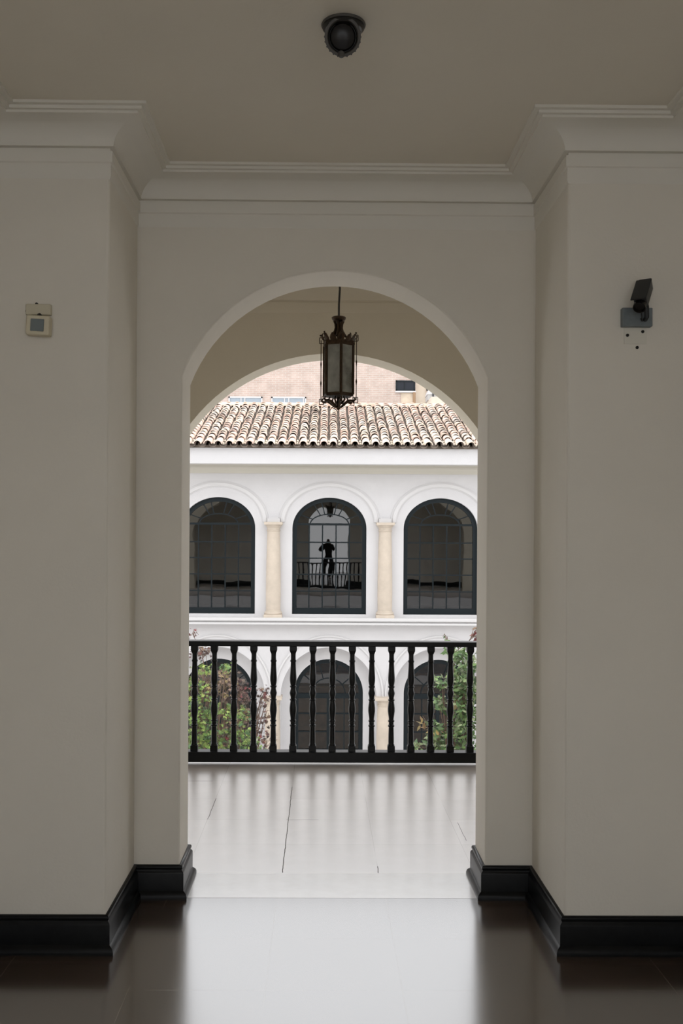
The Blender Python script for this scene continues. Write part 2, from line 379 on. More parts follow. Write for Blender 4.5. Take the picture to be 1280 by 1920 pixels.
# crown moulding
crown = [(0, 3.075), (0.005, 3.084), (0.005, 3.136), (0.012, 3.140), (0.012, 3.184), (0.001, 3.187), (0.001, 3.197), (0.020, 3.199)]
for i in range(0, 11):
    a = PI - (PI/2)*i/10
    crown.append((0.135+0.117*math.cos(a), 3.199+0.083*math.sin(a)))
crown += [(0.135, 3.292), (0.152, 3.292), (0.152, 3.304), (0.172, 3.304), (0.172, H), (0, H)]
path = [(XL, YR), (XL, YP), (PL, YP), (PL, YW), (PR, YW), (PR, YP), (XR, YP), (XR, YR)]
tr = MB().sweep(crown, path).build('trim_1', M['trim'], smooth=True, angle=30); struct(tr, 'cream plaster cove cornice round the passage ceiling', 'cornice')
cr2 = [(0, 3.27), (0.006, 3.28), (0.006, 3.345), (0.003, 3.349), (0.003, 3.357), (0.012, 3.360), (0.03, 3.40), (0.06, 3.44), (0.11, 3.475), (0.13, 3.475), (0.13, HV), (0, HV)]
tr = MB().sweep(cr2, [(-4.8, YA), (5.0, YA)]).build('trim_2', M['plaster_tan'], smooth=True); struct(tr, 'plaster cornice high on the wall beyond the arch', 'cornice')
# black baseboards
bb = [(0, 0.150), (0.010, 0.150), (0.015, 0.145), (0.016, 0.136), (0.012, 0.131), (0.012, 0.127), (0.019, 0.120), (0.021, 0.112), (0.021, 0.036), (0.026, 0.032), (0.034, 0.024), (0.038, 0.012), (0.038, 0), (0, 0)]
b1 = MB().sweep(bb, [(XL, YR), (XL, YP), (PL, YP), (PL, YW), (AX-AW, YW), (AX-AW, YB), (-4.8, YB)]).build('baseboard_left', M['black'], smooth=True, angle=50)
struct(b1, 'glossy black moulded baseboard along the left side', 'baseboard')
b2 = MB().sweep(bb, [(5.0, YB), (AX+AW, YB), (AX+AW, YW), (PR, YW), (PR, YP), (XR, YP), (XR, YR)]).build('baseboard_right', M['black'], smooth=True, angle=50)
struct(b2, 'glossy black moulded baseboard along the right side', 'baseboard')
gr = MB().box(-45, 45, 7.5, 70, -3.5, -3.3).build('ground', M['lawn']); struct(gr, 'paved courtyard ground', 'ground')

# ------------------------------------------------------------------ balustrade
bal = thing('balustrade', (0.09, 7.29, 0), 'low black balustrade of turned balusters across the arch opening', 'balustrade')
RX0, RX1 = AXC-ARC-0.0, AXC+ARC+0.0
def at_bal(mb, name, **k):
    mb.v = [(x-0.09, y-7.29, z) for x, y, z in mb.v]
    return mb.build(name, M['black'], bal, **k)
mb = MB(); mb.box(RX0, RX1, 7.235, 7.345, 0.864, 0.902); at_bal(mb, 'top_rail', bevel=0.006)
mb = MB(); mb.box(RX0, RX1, 7.24, 7.345, 0.020, 0.096); at_bal(mb, 'bottom_rail', bevel=0.005)
def bz(y): return 1.65+(1010-y)/256.1
prof_px = [(1225.5, 9.6), (1230, 9.2), (1237, 9.6), (1238.5, 11.6), (1240.5, 11.6), (1242, 9.6), (1250, 10.2), (1260, 11.4), (1270, 12.8), (1276, 12.8), (1281, 11.4), (1285, 9.8), (1286, 12.2), (1288.5, 12.2), (1289.5, 9.4), (1292, 9.6), (1296, 11.8), (1299.5, 13.2), (1303, 11.8), (1307, 9.6), (1310, 9.6), (1310.8, 12.4), (1313, 12.4), (1314, 9.8), (1320, 11.6), (1327, 13.2), (1333, 13.2), (1340, 11.4), (1346, 9.6), (1349.5, 9.4), (1350, 12.0), (1352.5, 12.0), (1353.2, 9.4), (1358, 9.4), (1359, 12.0), (1361.8, 12.0), (1362.6, 9.4), (1375, 10.2), (1390, 10.8), (1394, 10.6), (1395, 12.2), (1397.4, 12.2), (1398, 10.4)]
def baluster():
    mb = MB()
    h = 13.4/2/256.1
    def blk(z0, z1): mb.box(-h, h, -h, h, z0, z1)
    blk(bz(1219.5), 0.866); blk(0.094, bz(1397.5))
    # chamfered neck of the upper block, then the turning
    mb.lathe([(h*1.414, bz(1219.5)), (9.8/2/256.1*1.30, bz(1225.5))], seg=4, sq=True)
    mb.lathe([(w/2/256.1, bz(y)) for y, w in reversed(prof_px)], seg=18)
    return mb
b0 = baluster().build('baluster', M['black'], bal, smooth=True, angle=40)
b0.location = (-1.055-0.09, 0, 0)
for i in range(1, 17):
    c = b0.copy(); C.objects.link(c); c.location = (-1.055-0.09+0.1439*i, 0, 0)

# ------------------------------------------------------------------ lantern
LX, LY = 0.105, 6.0
lan = thing('lantern', (LX, LY, HV), 'hexagonal bronze and glass lantern hanging on a dark cord inside the arch', 'lantern')
def lz(y): return 1.65+(1010-y)/311.0
def lbuild(mb, name, mat, par=None, **k):
    mb.v = [(x, y, z-HV) for x, y, z in mb.v]
    return mb.build(name, mat, par or lan, **k)
lbuild(MB().tube([(0.004, 0, HV), (0.003, 0, 3.25), (0.005, 0, 3.15), (0.0, 0, 3.06), (0, 0, 2.985)], 0.0062, 8), 'cord', M['cord'], smooth=True)
lbuild(MB().lathe([(0.05, HV-0.02), (0.06, HV), ], seg=20), 'ceiling_rose', M['bronze'])
mb = MB()      # flared neck: collar and open ribs
mb.lathe([(0.010, lz(594)), (0.040, lz(594.5)), (0.044, lz(596)), (0.040, lz(599.5)), (0.028, lz(603)), (0.024, lz(604))], seg=18)
for k in range(6):
    a = 2*PI*k/6+0.26
    ca, sa = math.cos(a), math.sin(a)
    mb.tube([(ca*r, sa*r, z) for r, z in ((0.030, lz(602)), (0.022, lz(608)), (0.020, lz(615)), (0.024, lz(621)), (0.036, lz(627)), (0.052, lz(633)))], [0.006, 0.006, 0.006, 0.007, 0.007, 0.006], 8)
mb.lathe([(0.011, lz(642)), (0.011, lz(600))], seg=12)
lbuild(mb, 'neck', M['bronze'], smooth=True)
mb = MB()
HR = 0.094
def hexp(k, r): a = PI/3*k+0.663; return (r*math.cos(a), r*math.sin(a))
mb.lathe([(HR*0.9, lz(650)), (HR*1.03, lz(650)), (HR*1.06, lz(647)), (HR*1.03, lz(641)), (HR*0.7, lz(639.5)), (0.03, lz(637))], seg=6, rot=Matrix.Rotation(0.663, 3, 'Z'))
lbuild(mb, 'roof_plate', M['bronze'])
mb = MB()      # upper leaf crest
for k in range(12):
    a = PI/6*k+0.663; ca, sa = math.cos(a), math.sin(a); s = 1.0 if k % 2 == 0 else 0.8
    z0, z1 = lz(645), lz(645)+0.062*s
    pts = [(0.078, z0, 0.016), (0.094, z0+(z1-z0)*0.45, 0.021), (0.104, z0+(z1-z0)*0.8, 0.013), (0.112, z1-0.004, 0.004), (0.106, z1+0.002, 0.002)]
    vs = []
    for r, z, w in pts:
        vs += [(ca*r-sa*w, sa*r+ca*w, z), (ca*(r+0.006), sa*(r+0.006), z), (ca*r+sa*w, sa*r-ca*w, z), (ca*(r-0.004), sa*(r-0.004), z)]
    n = len(pts)
    mb.add(vs, [(i*4+j, i*4+(j+1) % 4, i*4+4+(j+1) % 4, i*4+4+j) for i in range(n-1) for j in range(4)]+[(3, 2, 1, 0), (n*4-4, n*4-3, n*4-2, n*4-1)])
lbuild(mb, 'leaf_crest', M['bronze'], smooth=True)
for k in range(6):
    x, y = hexp(k, HR)
    rr = Matrix.Rotation(PI/3*k+0.663, 3, 'Z')
    mb = MB(); mb.box(x-0.006, x+0.006, y-0.0085, y+0.0085, lz(741), lz(648), rot=rr)
    lbuild(mb, 'corner_bar', M['bronze'], bevel=0.002)
    x2, y2 = hexp(k+1, HR)
    q = MB(); f = 0.98; d = Vector((-(y2-y), x2-x, 0)).normalized()*0.0015
    q.add([Vector((x*f, y*f, lz(738)))+d, Vector((x2*f, y2*f, lz(738)))+d, Vector((x2*f, y2*f, lz(648)))+d, Vector((x*f, y*f, lz(648)))+d,
           Vector((x*f, y*f, lz(738)))-d, Vector((x2*f, y2*f, lz(738)))-d, Vector((x2*f, y2*f, lz(648)))-d, Vector((x*f, y*f, lz(648)))-d],
          [(0, 1, 2, 3), (7, 6, 5, 4), (0, 4, 5, 1), (1, 5, 6, 2), (2, 6, 7, 3), (3, 7, 4, 0)])
    lbuild(q, 'glass_pane', M['lantern_glass'])
    # slim outer rod with knops and squared scroll ends
    x, y = hexp(k, 0.114); xi, yi = hexp(k, HR); xo, yo = hexp(k, 0.124)
    mb = MB()
    zs = [lz(752), lz(748), lz(725), lz(720), lz(717), lz(712), lz(690), lz(685), lz(681), lz(676), lz(652), lz(636)]
    rs = [0.0026, 0.0026, 0.0026, 0.004, 0.0055, 0.0026, 0.0026, 0.0036, 0.005, 0.0026, 0.0026, 0.0026]
    mb.tube([(x, y, z) for z in zs], rs, 8)
    for za, zb in ((lz(631), lz(642)), (lz(747), lz(757))):
        mb.tube([(xi, yi, za), (xo, yo, za)], 0.0026, 6); mb.tube([(xi, yi, zb), (xo, yo, zb)], 0.0026, 6); mb.tube([(xo, yo, za), (xo, yo, zb)], 0.0026, 6)
    lbuild(mb, 'outer_rod', M['bronze'], smooth=True)
mb = MB()
mb.lathe([(0.02, lz(745)), (HR*0.95, lz(744)), (HR*1.05, lz(741)), (HR*1.0, lz(738)), (HR*0.85, lz(737))], seg=6, rot=Matrix.Rotation(0.663, 3, 'Z'))
lbuild(mb, 'base_plate', M['bronze'])
mb = MB()
for k in range(6):
    a = PI/3*k+0.663; ca, sa = math.cos(a), math.sin(a)
    mb.tube([(ca*r, sa*r, z) for r, z in ((0.100, lz(747)), (0.108, lz(750)), (0.096, lz(753.5)), (0.074, lz(752)), (0.056, lz(754)), (0.036, lz(759)), (0.018, lz(764)))], [0.004, 0.006, 0.009, 0.007, 0.009, 0.008, 0.006], 8)
    a += PI/6; ca, sa = math.cos(a), math.sin(a)
    mb.tube([(ca*r, sa*r, z) for r, z in ((0.050, lz(745)), (0.060, lz(750)), (0.046, lz(755)), (0.024, lz(758)))], [0.004, 0.006, 0.006, 0.005], 8)
lbuild(mb, 'scroll_work', M['bronze'], smooth=True)
lbuild(MB().lathe([(0.004, lz(769)), (0.012, lz(766.5)), (0.018, lz(764)), (0.012, lz(761)), (0.016, lz(757)), (0.010, lz(752)), (0.010, lz(744))], seg=16), 'finial', M['bronze'], smooth=True)

# ------------------------------------------------------------------ ceiling spotlight
SX, SY = 0.066, 3.222
spot = thing('spotlight', (SX, SY, H), 'round black adjustable spotlight on the ceiling above the arch', 'ceiling light')
MB().lathe([(0.070, 0), (0.072, -0.004), (0.069, -0.008), (0.056, -0.008)], seg=40).build('mounting_ring', M['spotgrey'], spot, smooth=True)
MB().lathe([(0.067, -0.0078), (0.068, -0.013), (0.060, -0.020), (0.04, -0.020)], seg=40).build('collar', M['spotblack'], spot, smooth=True)
hc = Vector((-0.003, -0.014, -0.049))
def hd(prof, **k):
    return MB().lathe([(r_*0.93, z_*0.93) for r_, z_ in prof], c=hc, rot=Matrix.Rotation(R(113), 3, 'X'), **k)
# in head space +z is the lens axis (points to the viewer and a little down)
hd([(0.020, -0.055), (0.045, -0.045), (0.058, -0.018), (0.061, 0.010), (0.060, 0.026), (0.052, 0.030), (0.049, 0.026), (0.046, 0.008), (0.020, 0.006)], seg=36).build('lamp_head', M['spotblack'], spot, smooth=True)
hd([(0.0575, 0.022), (0.0625, 0.024), (0.0625, 0.032), (0.054, 0.034), (0.051, 0.029)], seg=36, loop=True).build('rim', M['spotgrey'], spot, smooth=True)
hd([(0.045, 0.010), (0.040, 0.017), (0.022, 0.022), (0.006, 0.023)], seg=30).build('lens', M['spotlens'], spot, smooth=True)
mb = MB()
for k in range(24):
    a = 2*PI*k/24
    p = Matrix.Rotation(R(113), 3, 'X') @ Vector((0.057*math.cos(a), 0.057*math.sin(a), 0.012))+hc
    mb.lathe([(0.003, -0.012), (0.0035, 0.0), (0.003, 0.012)], c=p, rot=Matrix.Rotation(R(113), 3, 'X'), seg=6)
mb.build('knurling', M['spotblack'], spot)
mb = MB(); mb.lathe([(0.006, -0.010), (0.010, -0.006), (0.010, 0.006), (0.006, 0.010)], c=hc+Vector((-0.004, -0.010, -0.060)), seg=12); mb.build('screw', M['spotgrey'], spot, smooth=True)

# ------------------------------------------------------------------ motion sensor, left pilaster
sen = thing('motion_sensor', (-1.118, YP, 2.51), 'small cream motion sensor box high on the left pilaster', 'sensor')
ry = Matrix.Rotation(R(3.0), 3, 'Y')
MB().box(-0.052, 0.048, -0.024, 0, 0.019, 0.062).build('bracket', M['olive_plastic'], sen, bevel=0.004)
sb = MB(); sb.box(-0.040, 0.052, -0.060, -0.012, -0.067, 0.009, rot=ry); body = sb.build('housing', M['cream_plastic'], sen, bevel=0.006, seg=3)
MB().box(-0.020, 0.032, -0.066, -0.060, -0.054, -0.006, rot=ry).build('lens_window', M['sensor'], body, bevel=0.002)
MB().tube([(0.004, -0.012, 0.022), (0.004, -0.028, 0.016), (0.003, -0.034, 0.006)], 0.008, 8).build('swivel', M['spotblack'], sen, smooth=True)
for x, z in ((-0.012, 0.064), (-0.050, 0.036)):
    MB().lathe([(0.0065, -0.008), (0.0065, 0.0)], c=(x, -0.010, z), rot=Matrix.Rotation(R(90), 3, 'X'), seg=10).build('screw', M['darkhole'], sen)

# ------------------------------------------------------------------ security camera, right pilaster
CX, CZ = 1.254, 2.54
cam_t = thing('security_camera', (CX, YP, CZ), 'black security camera on a grey wall plate high on the right pilaster', 'security camera')
MB().box(-0.060, 0.060, -0.030, 0, -0.040, 0.034).build('wall_plate', M['platemetal'], cam_t, bevel=0.003)
MB().tube([(0.030, -0.028, -0.014), (0.030, -0.050, -0.008), (0.024, -0.062, 0.030), (0.014, -0.068, 0.060)], [0.009, 0.009, 0.010, 0.012], 10).build('arm', M['camblack'], cam_t, smooth=True)
rot = Matrix.Rotation(R(-34), 3, 'Z') @ Matrix.Rotation(R(50), 3, 'X')
def rb(mb, c): mb.v = [tuple(Vector(c)+rot @ (Vector(p)*0.80)) for p in mb.v]; return mb
bc = (0.006, -0.075, 0.078)
cb = rb(MB().prism([(-0.030, -0.034), (0.030, -0.034), (0.036, 0.034), (-0.028, 0.034)], 'y', -0.075, 0.075), bc).build('housing', M['camblack'], cam_t, bevel=0.005)
rb(MB().box(-0.036, 0.041, -0.092, 0.06, 0.0345, 0.041), bc).build('sun_hood', M['camblack'], cam_t, bevel=0.003)
rb(MB().lathe([(0.031, 0.0), (0.031, 0.034), (0.027, 0.036), (0.024, 0.020), (0.006, 0.016)], seg=24, rot=Matrix.Rotation(R(90), 3, 'X'), c=(0, -0.068, -0.006)), bc).build('lens', M['spotlens'], cam_t, smooth=True)
MB().tube([(0.012, -0.03, -0.010), (0.016, -0.040, -0.022), (0.010, -0.046, 0.01), (0.012, -0.060, 0.045)], 0.003, 6).build('cable', M['camblack'], cam_t, smooth=True)
mb = MB().box(CX-0.045, CX+0.045, YP-0.0035, YP+0.002, CZ-0.105, CZ-0.040)
tag(mb.build('filler_patch', M['patch'], bevel=0.001, loc=(CX, YP, CZ-0.072)), 'pale filled patch on the wall just under the security camera plate', 'wall patch')
for px_, pz_, lab in ((-0.032, -0.071, 'left drill hole of the three under the security camera'), (0.029, -0.056, 'right drill hole of the three under the security camera'), (0.008, -0.119, 'lowest drill hole of the three under the security camera')):
    d = MB().lathe([(0.0065, 0.0), (0.0062, 0.003), (0.0035, 0.0032), (0.003, 0.001)], seg=12, rot=Matrix.Rotation(R(90), 3, 'X')).build('drill_hole', M['darkhole'])
    d.location = (CX+px_, YP-0.0032 if pz_ > -0.105 else YP, CZ+pz_); tag(d, lab, 'drill hole')

# ------------------------------------------------------------------ white building across the court
G = 3.3
FB = thing('white_building', (0.19, 20.5, -G), 'white two storey building with arched windows and a clay tiled roof', 'building', rz=R(-0.46))
NB = 3; P = 2.29
def fbuild(mb, name, mat, par=None, **k): return mb.build(name, mat, par or FB, zoff=G if par is None or par is FB else 0, **k)
UA, UB_, UZ, SILL = 0.763, 0.637, 1.8575, 0.092
mb = MB()
for k in range(-NB, NB+1): arch_wall(mb, k*P-P/2, k*P+P/2, 0, 0.3, 0.0, 3.47, k*P, ell(UA, UB_, 40), UZ, sill=SILL)
fbuild(mb, 'upper_wall', M['stucco'])
LA, LB, LZ = 0.983, 1.0, -1.59
mb = MB()
for k in range(-NB, NB+1): arch_wall(mb, k*P-P/2, k*P+P/2, 0, 0.3, -G, 0.0, k*P, ell(LA, LB, 40), LZ)
fbuild(mb, 'lower_wall', M['stucco'])
mb = MB()
WA, WB, WZ, WS = 0.72, 0.715, -1.583, -3.15
for k in range(-NB, NB+1): arch_wall(mb, k*P-P/2, k*P+P/2, 0.3, 0.5, -G, 0.0, k*P, ell(WA, WB, 40), WZ, sill=WS)
fbuild(mb, 'recessed_wall', M['stucco'])
EX = NB*P+P/2
mb = MB(); mb.box(-EX, -EX+0.3, 0.3, 7.0, -G, 3.47); mb.box(EX-0.3, EX, 0.3, 7.0, -G, 3.47); mb.box(-EX, EX, 7.0, 7.3, -G, 3.47)
fbuild(mb, 'side_wall', M['stucco'])
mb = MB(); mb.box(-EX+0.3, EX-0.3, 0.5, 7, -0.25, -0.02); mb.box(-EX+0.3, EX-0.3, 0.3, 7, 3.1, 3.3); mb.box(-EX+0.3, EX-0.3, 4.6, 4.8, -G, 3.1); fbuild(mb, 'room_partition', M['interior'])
mb = MB()
for k in range(-NB, NB+1):
    for z in (-1.0, -1.3, -1.6): mb.box(k*P-0.9, k*P+0.9, 1.3, 1.6, z-0.02, z+0.02)
    mb.box(k*P-0.9, k*P+0.9, 1.6, 1.63, -3.28, -0.7)
fbuild(mb, 'shelving', M['wood'])
# string course, sill ledge
mb = MB(); mb.box(-EX, EX, -0.26, 0.02, -0.03, 0.036); mb.box(-EX, EX, -0.20, 0.02, -0.062, -0.03); mb.box(-EX, EX, -0.24, 0.02, -0.107, -0.062)
fbuild(mb, 'string_course', M['trimwhite'], bevel=0.008)
mb = MB(); mb.box(-EX-0.2, EX+0.2, -0.75, -0.55, 3.131, 3.475); fbuild(mb, 'fascia', M['stucco'])
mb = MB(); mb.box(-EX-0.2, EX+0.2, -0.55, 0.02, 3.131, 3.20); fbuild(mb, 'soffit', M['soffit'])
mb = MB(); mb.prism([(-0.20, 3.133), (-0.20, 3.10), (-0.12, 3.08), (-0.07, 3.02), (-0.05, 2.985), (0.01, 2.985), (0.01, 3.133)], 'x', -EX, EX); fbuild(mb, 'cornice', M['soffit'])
# archivolts
for k in range(-NB, NB+1):
    mb = MB(); ring(mb, k*P, 1.99, 0.905, 0.715, 0.925, 0.735, -0.014, 0.01, 40); ring(mb, k*P, 1.99, 0.925, 0.735, 1.000, 0.800, -0.032, 0.01, 40); ring(mb, k*P, 1.99, 1.000, 0.800, 1.035, 0.828, -0.014, 0.01, 40)
    fbuild(mb, 'archivolt', M['trimwhite'])
    mb = MB(); ring(mb, k*P, LZ, 1.10, 1.22, 1.135, 1.253, -0.025, 0.01, 40); fbuild(mb, 'lower_archivolt', M['trimwhite'])
for k in range(-NB, NB+2):
    mb = MB(); mb.box(k*P-P/2-0.13, k*P-P/2+0.13, -0.10, 0.01, 1.985, 2.062); mb.box(k*P-P/2-0.105, k*P-P/2+0.105, -0.06, 0.01, 2.06, 2.08)
    fbuild(mb, 'impost', M['trimwhite'])
# columns
def column(u, z0, z1, rs, v):
    c = MB().lathe([(rs*0.99, z0+0.13), (rs*1.03, z0+0.45), (rs*1.02, z0+0.8), (rs*0.97, z0+1.2), (rs*0.87, z1-0.18)], c=(0, 0, 0), seg=28).build('column', M['stone'], FB, smooth=True, zoff=0)
    c.location = (u, v, G)
    mb = MB(); mb.box(-rs*1.25, rs*1.25, -rs*1.25, rs*1.25, z0, z0+0.06)
    mb.lathe([(rs*1.18, z0+0.06), (rs*1.25, z0+0.08), (rs*1.22, z0+0.105), (rs*1.08, z0+0.115), (rs*1.05, z0+0.135), (rs*0.98, z0+0.14)], seg=28)
    mb.build('column_base', M['stone'], c, smooth=True)
    mb = MB(); mb.lathe([(rs*0.87, z1-0.19), (rs*0.96, z1-0.182), (rs*0.96, z1-0.165), (rs*0.88, z1-0.16), (rs*0.88, z1-0.115), (rs*0.98, z1-0.10), (rs*1.12, z1-0.062), (rs*1.12, z1-0.055)], seg=28)
    mb.box(-rs*1.25, rs*1.25, -rs*1.25, rs*1.25, z1-0.055, z1)
    mb.build('capital', M['stone'], c, smooth=True)
    return c
cu = column(-NB*P-P/2, 0.036, 1.985, 0.148, -0.05)
cl = column(-NB*P-P/2, -G, LZ, 0.155, -0.03)
for k in range(1, 2*NB+2):
    for src in (cu, cl):
        c = copy_tree(src); c.location.x = src.location.x+k*P
# windows
def bar(mb, x0, z0, x1, z1, w, y0, y1):
    d = Vector((x1-x0, z1-z0)); n = Vector((-d.y, d.x)).normalized()*w/2
    mb.prism([(x0+n.x, z0+n.y), (x0-n.x, z0-n.y), (x1-n.x, z1-n.y), (x1+n.x, z1+n.y)], 'y', y0, y1)
def frame_mesh(a, b, zs, sill, w, wb, y0, y1):
    mb = MB()
    ring(mb, 0, zs, a-w, b-w, a, b, y0, y1, 40)
    mb.box(-a, -a+w, y0, y1, sill, zs); mb.box(a-w, a, y0, y1, sill, zs); mb.box(-a+w, a-w, y0, y1, sill, sill+wb)
    return mb
def pane_quad(mb, poly, y, r):
    """one pane of old glass: a thin sheet, set very slightly out of true"""
    cx = sum(p[0] for p in poly)/len(poly); cz = sum(p[1] for p in poly)/len(poly)
    tx, tz = r.gauss(0, 0.0008), r.gauss(0.002, 0.0008)
    n = len(poly)
    mb.add([(x, y+(x-cx)*tx+(z-cz)*tz, z) for x, z in poly], [list(range(n))])
rg = random.Random(3)
def upper_window(rg):
    a, b, zs, s = UA, UB_, UZ, SILL
    o = frame_mesh(a-0.004, b-0.004, zs, s+0.004, 0.085, 0.12, 0.08, 0.17).build('window', M['frame'], FB)
    mb = MB(); wi = 0.026
    zt = 1.65+(1010-983)/91.07
    mb.box(-a+0.08, a-0.08, 0.09, 0.15, zt-0.022, zt+0.022)
    hz = [1.65+(1010-y)/91.07 for y in (1017, 1047, 1077.5, 1109)]
    vx = [(x-617)/91.07 for x in (579, 604, 629.5, 654.5)]
    for z in hz: mb.box(-a+0.08, a-0.08, 0.10, 0.14, z-wi/2, z+wi/2)
    for x in vx: mb.box(x-wi/2, x+wi/2, 0.103, 0.137, s+0.1, zt)
    ring(mb, 0, zt, 0.385, 0.195, 0.410, 0.220, 0.10, 0.14, 24)
    for dg in (30, 62, 90+14, 90-14, 118, 150):
        t = R(dg); bar(mb, 0.395*math.cos(t), zt+0.205*math.sin(t), (a-0.05)*math.cos(t), zs+(b-0.05)*math.sin(t) if dg not in (30, 150) else zs+(b-0.05)*math.sin(t)*0.98, 0.022, 0.10, 0.14)
    mb.build('muntins', M['frame'], o)
    g = MB()
    xs = [-a+0.05]+vx+[a-0.05]; zz = [s+0.08]+hz[::-1]+[zt]
    for i in range(5):
        for j in range(5): pane_quad(g, [(xs[i], zz[j]), (xs[i+1], zz[j]), (xs[i+1], zz[j+1]), (xs[i], zz[j+1])], 0.12, rg)
    A = [(0.40*math.cos(t), zt+0.21*math.sin(t)) for t in [PI*i/18 for i in range(19)]]
    pane_quad(g, A, 0.12, rg)
    for i in range(6):
        q = [PI*(i*3+j)/18 for j in range(4)]
        def out(t):
            z = zs+(b-0.05)*math.sin(t); return ((a-0.05)*math.cos(t), max(z, zt))
        pane_quad(g, [(0.40*math.cos(t), zt+0.21*math.sin(t)) for t in q]+[out(t) for t in q[::-1]], 0.12, rg)
    g.build('glass_panes', M['pane'], o)
    return o
def lower_window(rg):
    a, b, zs, s = WA, WB, WZ, WS
    o = frame_mesh(a-0.004, b-0.004, zs, s+0.004, 0.085, 0.12, 0.38, 0.47).build('door_window', M['frame'], FB)
    mb = MB(); zt = -1.64
    mb.box(-a+0.08, a-0.08, 0.385, 0.46, zt-0.06, zt+0.045)
    for z in (-2.02, -2.40, -2.78): mb.box(-a+0.08, a-0.08, 0.40, 0.45, z-0.014, z+0.014)
    for x in (-0.33, 0.33): mb.box(x-0.012, x+0.012, 0.402, 0.448, s+0.1, zt)
    mb.box(-0.035, 0.035, 0.39, 0.46, s+0.1, zt-0.05)
    ring(mb, 0, zt+0.03, 0.34, 0.32, 0.362, 0.342, 0.40, 0.45, 24)
    for dg in (36, 72, 108, 144):
        t = R(dg); bar(mb, 0.35*math.cos(t), zt+0.03+0.33*math.sin(t), (a-0.05)*math.cos(t), zs+(b-0.05)*math.sin(t), 0.02, 0.40, 0.45)
    mb.build('muntins', M['frame'], o)
    g = MB()
    xs = [-a+0.05, -0.33, 0, 0.33, a-0.05]; zz = [s+0.08, -2.78, -2.40, -2.02, zt]
    for i in range(4):
        for j in range(4): pane_quad(g, [(xs[i], zz[j]), (xs[i+1], zz[j]), (xs[i+1], zz[j+1]), (xs[i], zz[j+1])], 0.425, rg)
    top = [((a-0.05)*math.cos(PI*i/24), zs+(b-0.05)*math.sin(PI*i/24)) for i in range(25)]
    pane_quad(g, [(a-0.05, zt)]+top+[(-a+0.05, zt)], 0.425, rg)
    g.build('glass_panes', M['door_pane'], o)
    return o
for k in range(-NB, NB+1):
    for f in (upper_window, lower_window):
        w = f(rg); w.location = (k*P, 0, G)
# clay roof
SL = math.atan2(1.325, 4.1); CS, SN = math.cos(SL), math.sin(SL)
LEN = 4.33
V0, Z0 = -0.84, 3.475
def rp(u, s, h): return (u, V0+s*CS-h*SN, Z0+s*SN+h*CS)
TP = 0.208; nc = int((2*EX+0.3)/TP)
pal = [(0.66, 0.47, 0.37), (0.70, 0.53, 0.43), (0.72, 0.60, 0.50), (0.66, 0.58, 0.50), (0.62, 0.42, 0.34), (0.70, 0.48, 0.40), (0.74, 0.64, 0.55), (0.55, 0.42, 0.35), (0.70, 0.56, 0.43), (0.60, 0.53, 0.47)]
rt = random.Random(11)
cov = MB(); pan = MB(); mor = MB()
starts = [0.0, 0.42, 0.74]
while starts[-1] < LEN-0.1: starts.append(starts[-1]+0.235)
SEG = 8
for i in range(nc):
    u0 = -EX-0.12+(i+0.5)*TP
    for j, s0 in enumerate(starts):
        s1 = (starts[j+1] if j+1 < len(starts) else LEN)+0.07
        du = rt.gauss(0, 0.006); ds = rt.gauss(0, 0.018) if j else rt.gauss(0, 0.008); tw = rt.gauss(0, 0.006)
        r0, r1 = 0.083+rt.gauss(0, 0.003), 0.070
        c = Vector(rt.choice(pal)).lerp(Vector((0.64, 0.56, 0.505)), 0.35)*rt.uniform(1.05, 1.38)
        if j > 1 and rt.random() < 0.12: c *= 0.62
        c = tuple(min(0.9, x) for x in c)
        vs = []
        for (s, r, lift) in ((s0+ds, r0, 0.038), (s1, r1, 0.004), (s0+ds, r0-0.018, 0.038), (s1, r1-0.012, 0.006)):
            for q in range(SEG+1):
                a = PI*q/SEG; vs.append(rp(u0+du+(tw if s == s1 else 0)+r*math.cos(a), s, lift+r*0.95*math.sin(a)))
        n = SEG+1; fs = []
        for q in range(SEG): fs += [(q, q+1, n+q+1, n+q), (2*n+q, 3*n+q, 3*n+q+1, 2*n+q+1), (q, 2*n+q, 2*n+q+1, q+1)]
        fs += [(0, n, 3*n, 2*n), (n-1, 3*n-1, 4*n-1, 2*n-1)]
        cov.add(vs, fs, c)
    # pan between this cover and the next
    uc = u0+TP/2; vs = []; n = 7
    for s in (-0.03, LEN):
        for lo in (0, 1):
            for q in range(n):
                a = PI+PI*q/(n-1); vs.append(rp(uc+0.075*math.cos(a), s, 0.045+0.06*math.sin(a)-lo*0.014))
    fs = []
    for q in range(n-1): fs += [(q, q+1, 2*n+q+1, 2*n+q), (n+q, 3*n+q, 3*n+q+1, n+q+1), (q, n+q, n+q+1, q+1), (2*n+q, 2*n+q+1, 3*n+q+1, 3*n+q)]
    pan.add(vs, fs)
    if rt.random() < 0.9:
        for s, w in ((0.10, 0.030), (0.33, 0.026)):
            x, y, z = rp(uc, s+rt.gauss(0, 0.03), 0.018); mor.lathe([(w*0.4, -0.02), (w, 0.0), (w*0.75, 0.024), (w*0.2, 0.036)], c=(x, y, z), seg=7)
fbuild(cov, 'roof_tiles', M['tile'], smooth=True, angle=50)
fbuild(pan, 'pan_tiles', M['valley'], smooth=True)
fbuild(mor, 'eave_mortar', M['mortar'], smooth=True)['kind'] = 'stuff'
mb = MB()
x0, x1 = -EX-0.2, EX+0.2
a, b_ = rp(0, 0.08, -0.01), rp(0, LEN, -0.01)
mb.prism([(a[1], a[2]), (b_[1], b_[2]), (7.5, 3.44), (7.5, 3.40), (a[1], 3.44)], 'x', x0, x1); fbuild(mb, 'roof_deck', M['valley'])
mb = MB(); q = rp(0, LEN, 0.03); k = 0; u = x0
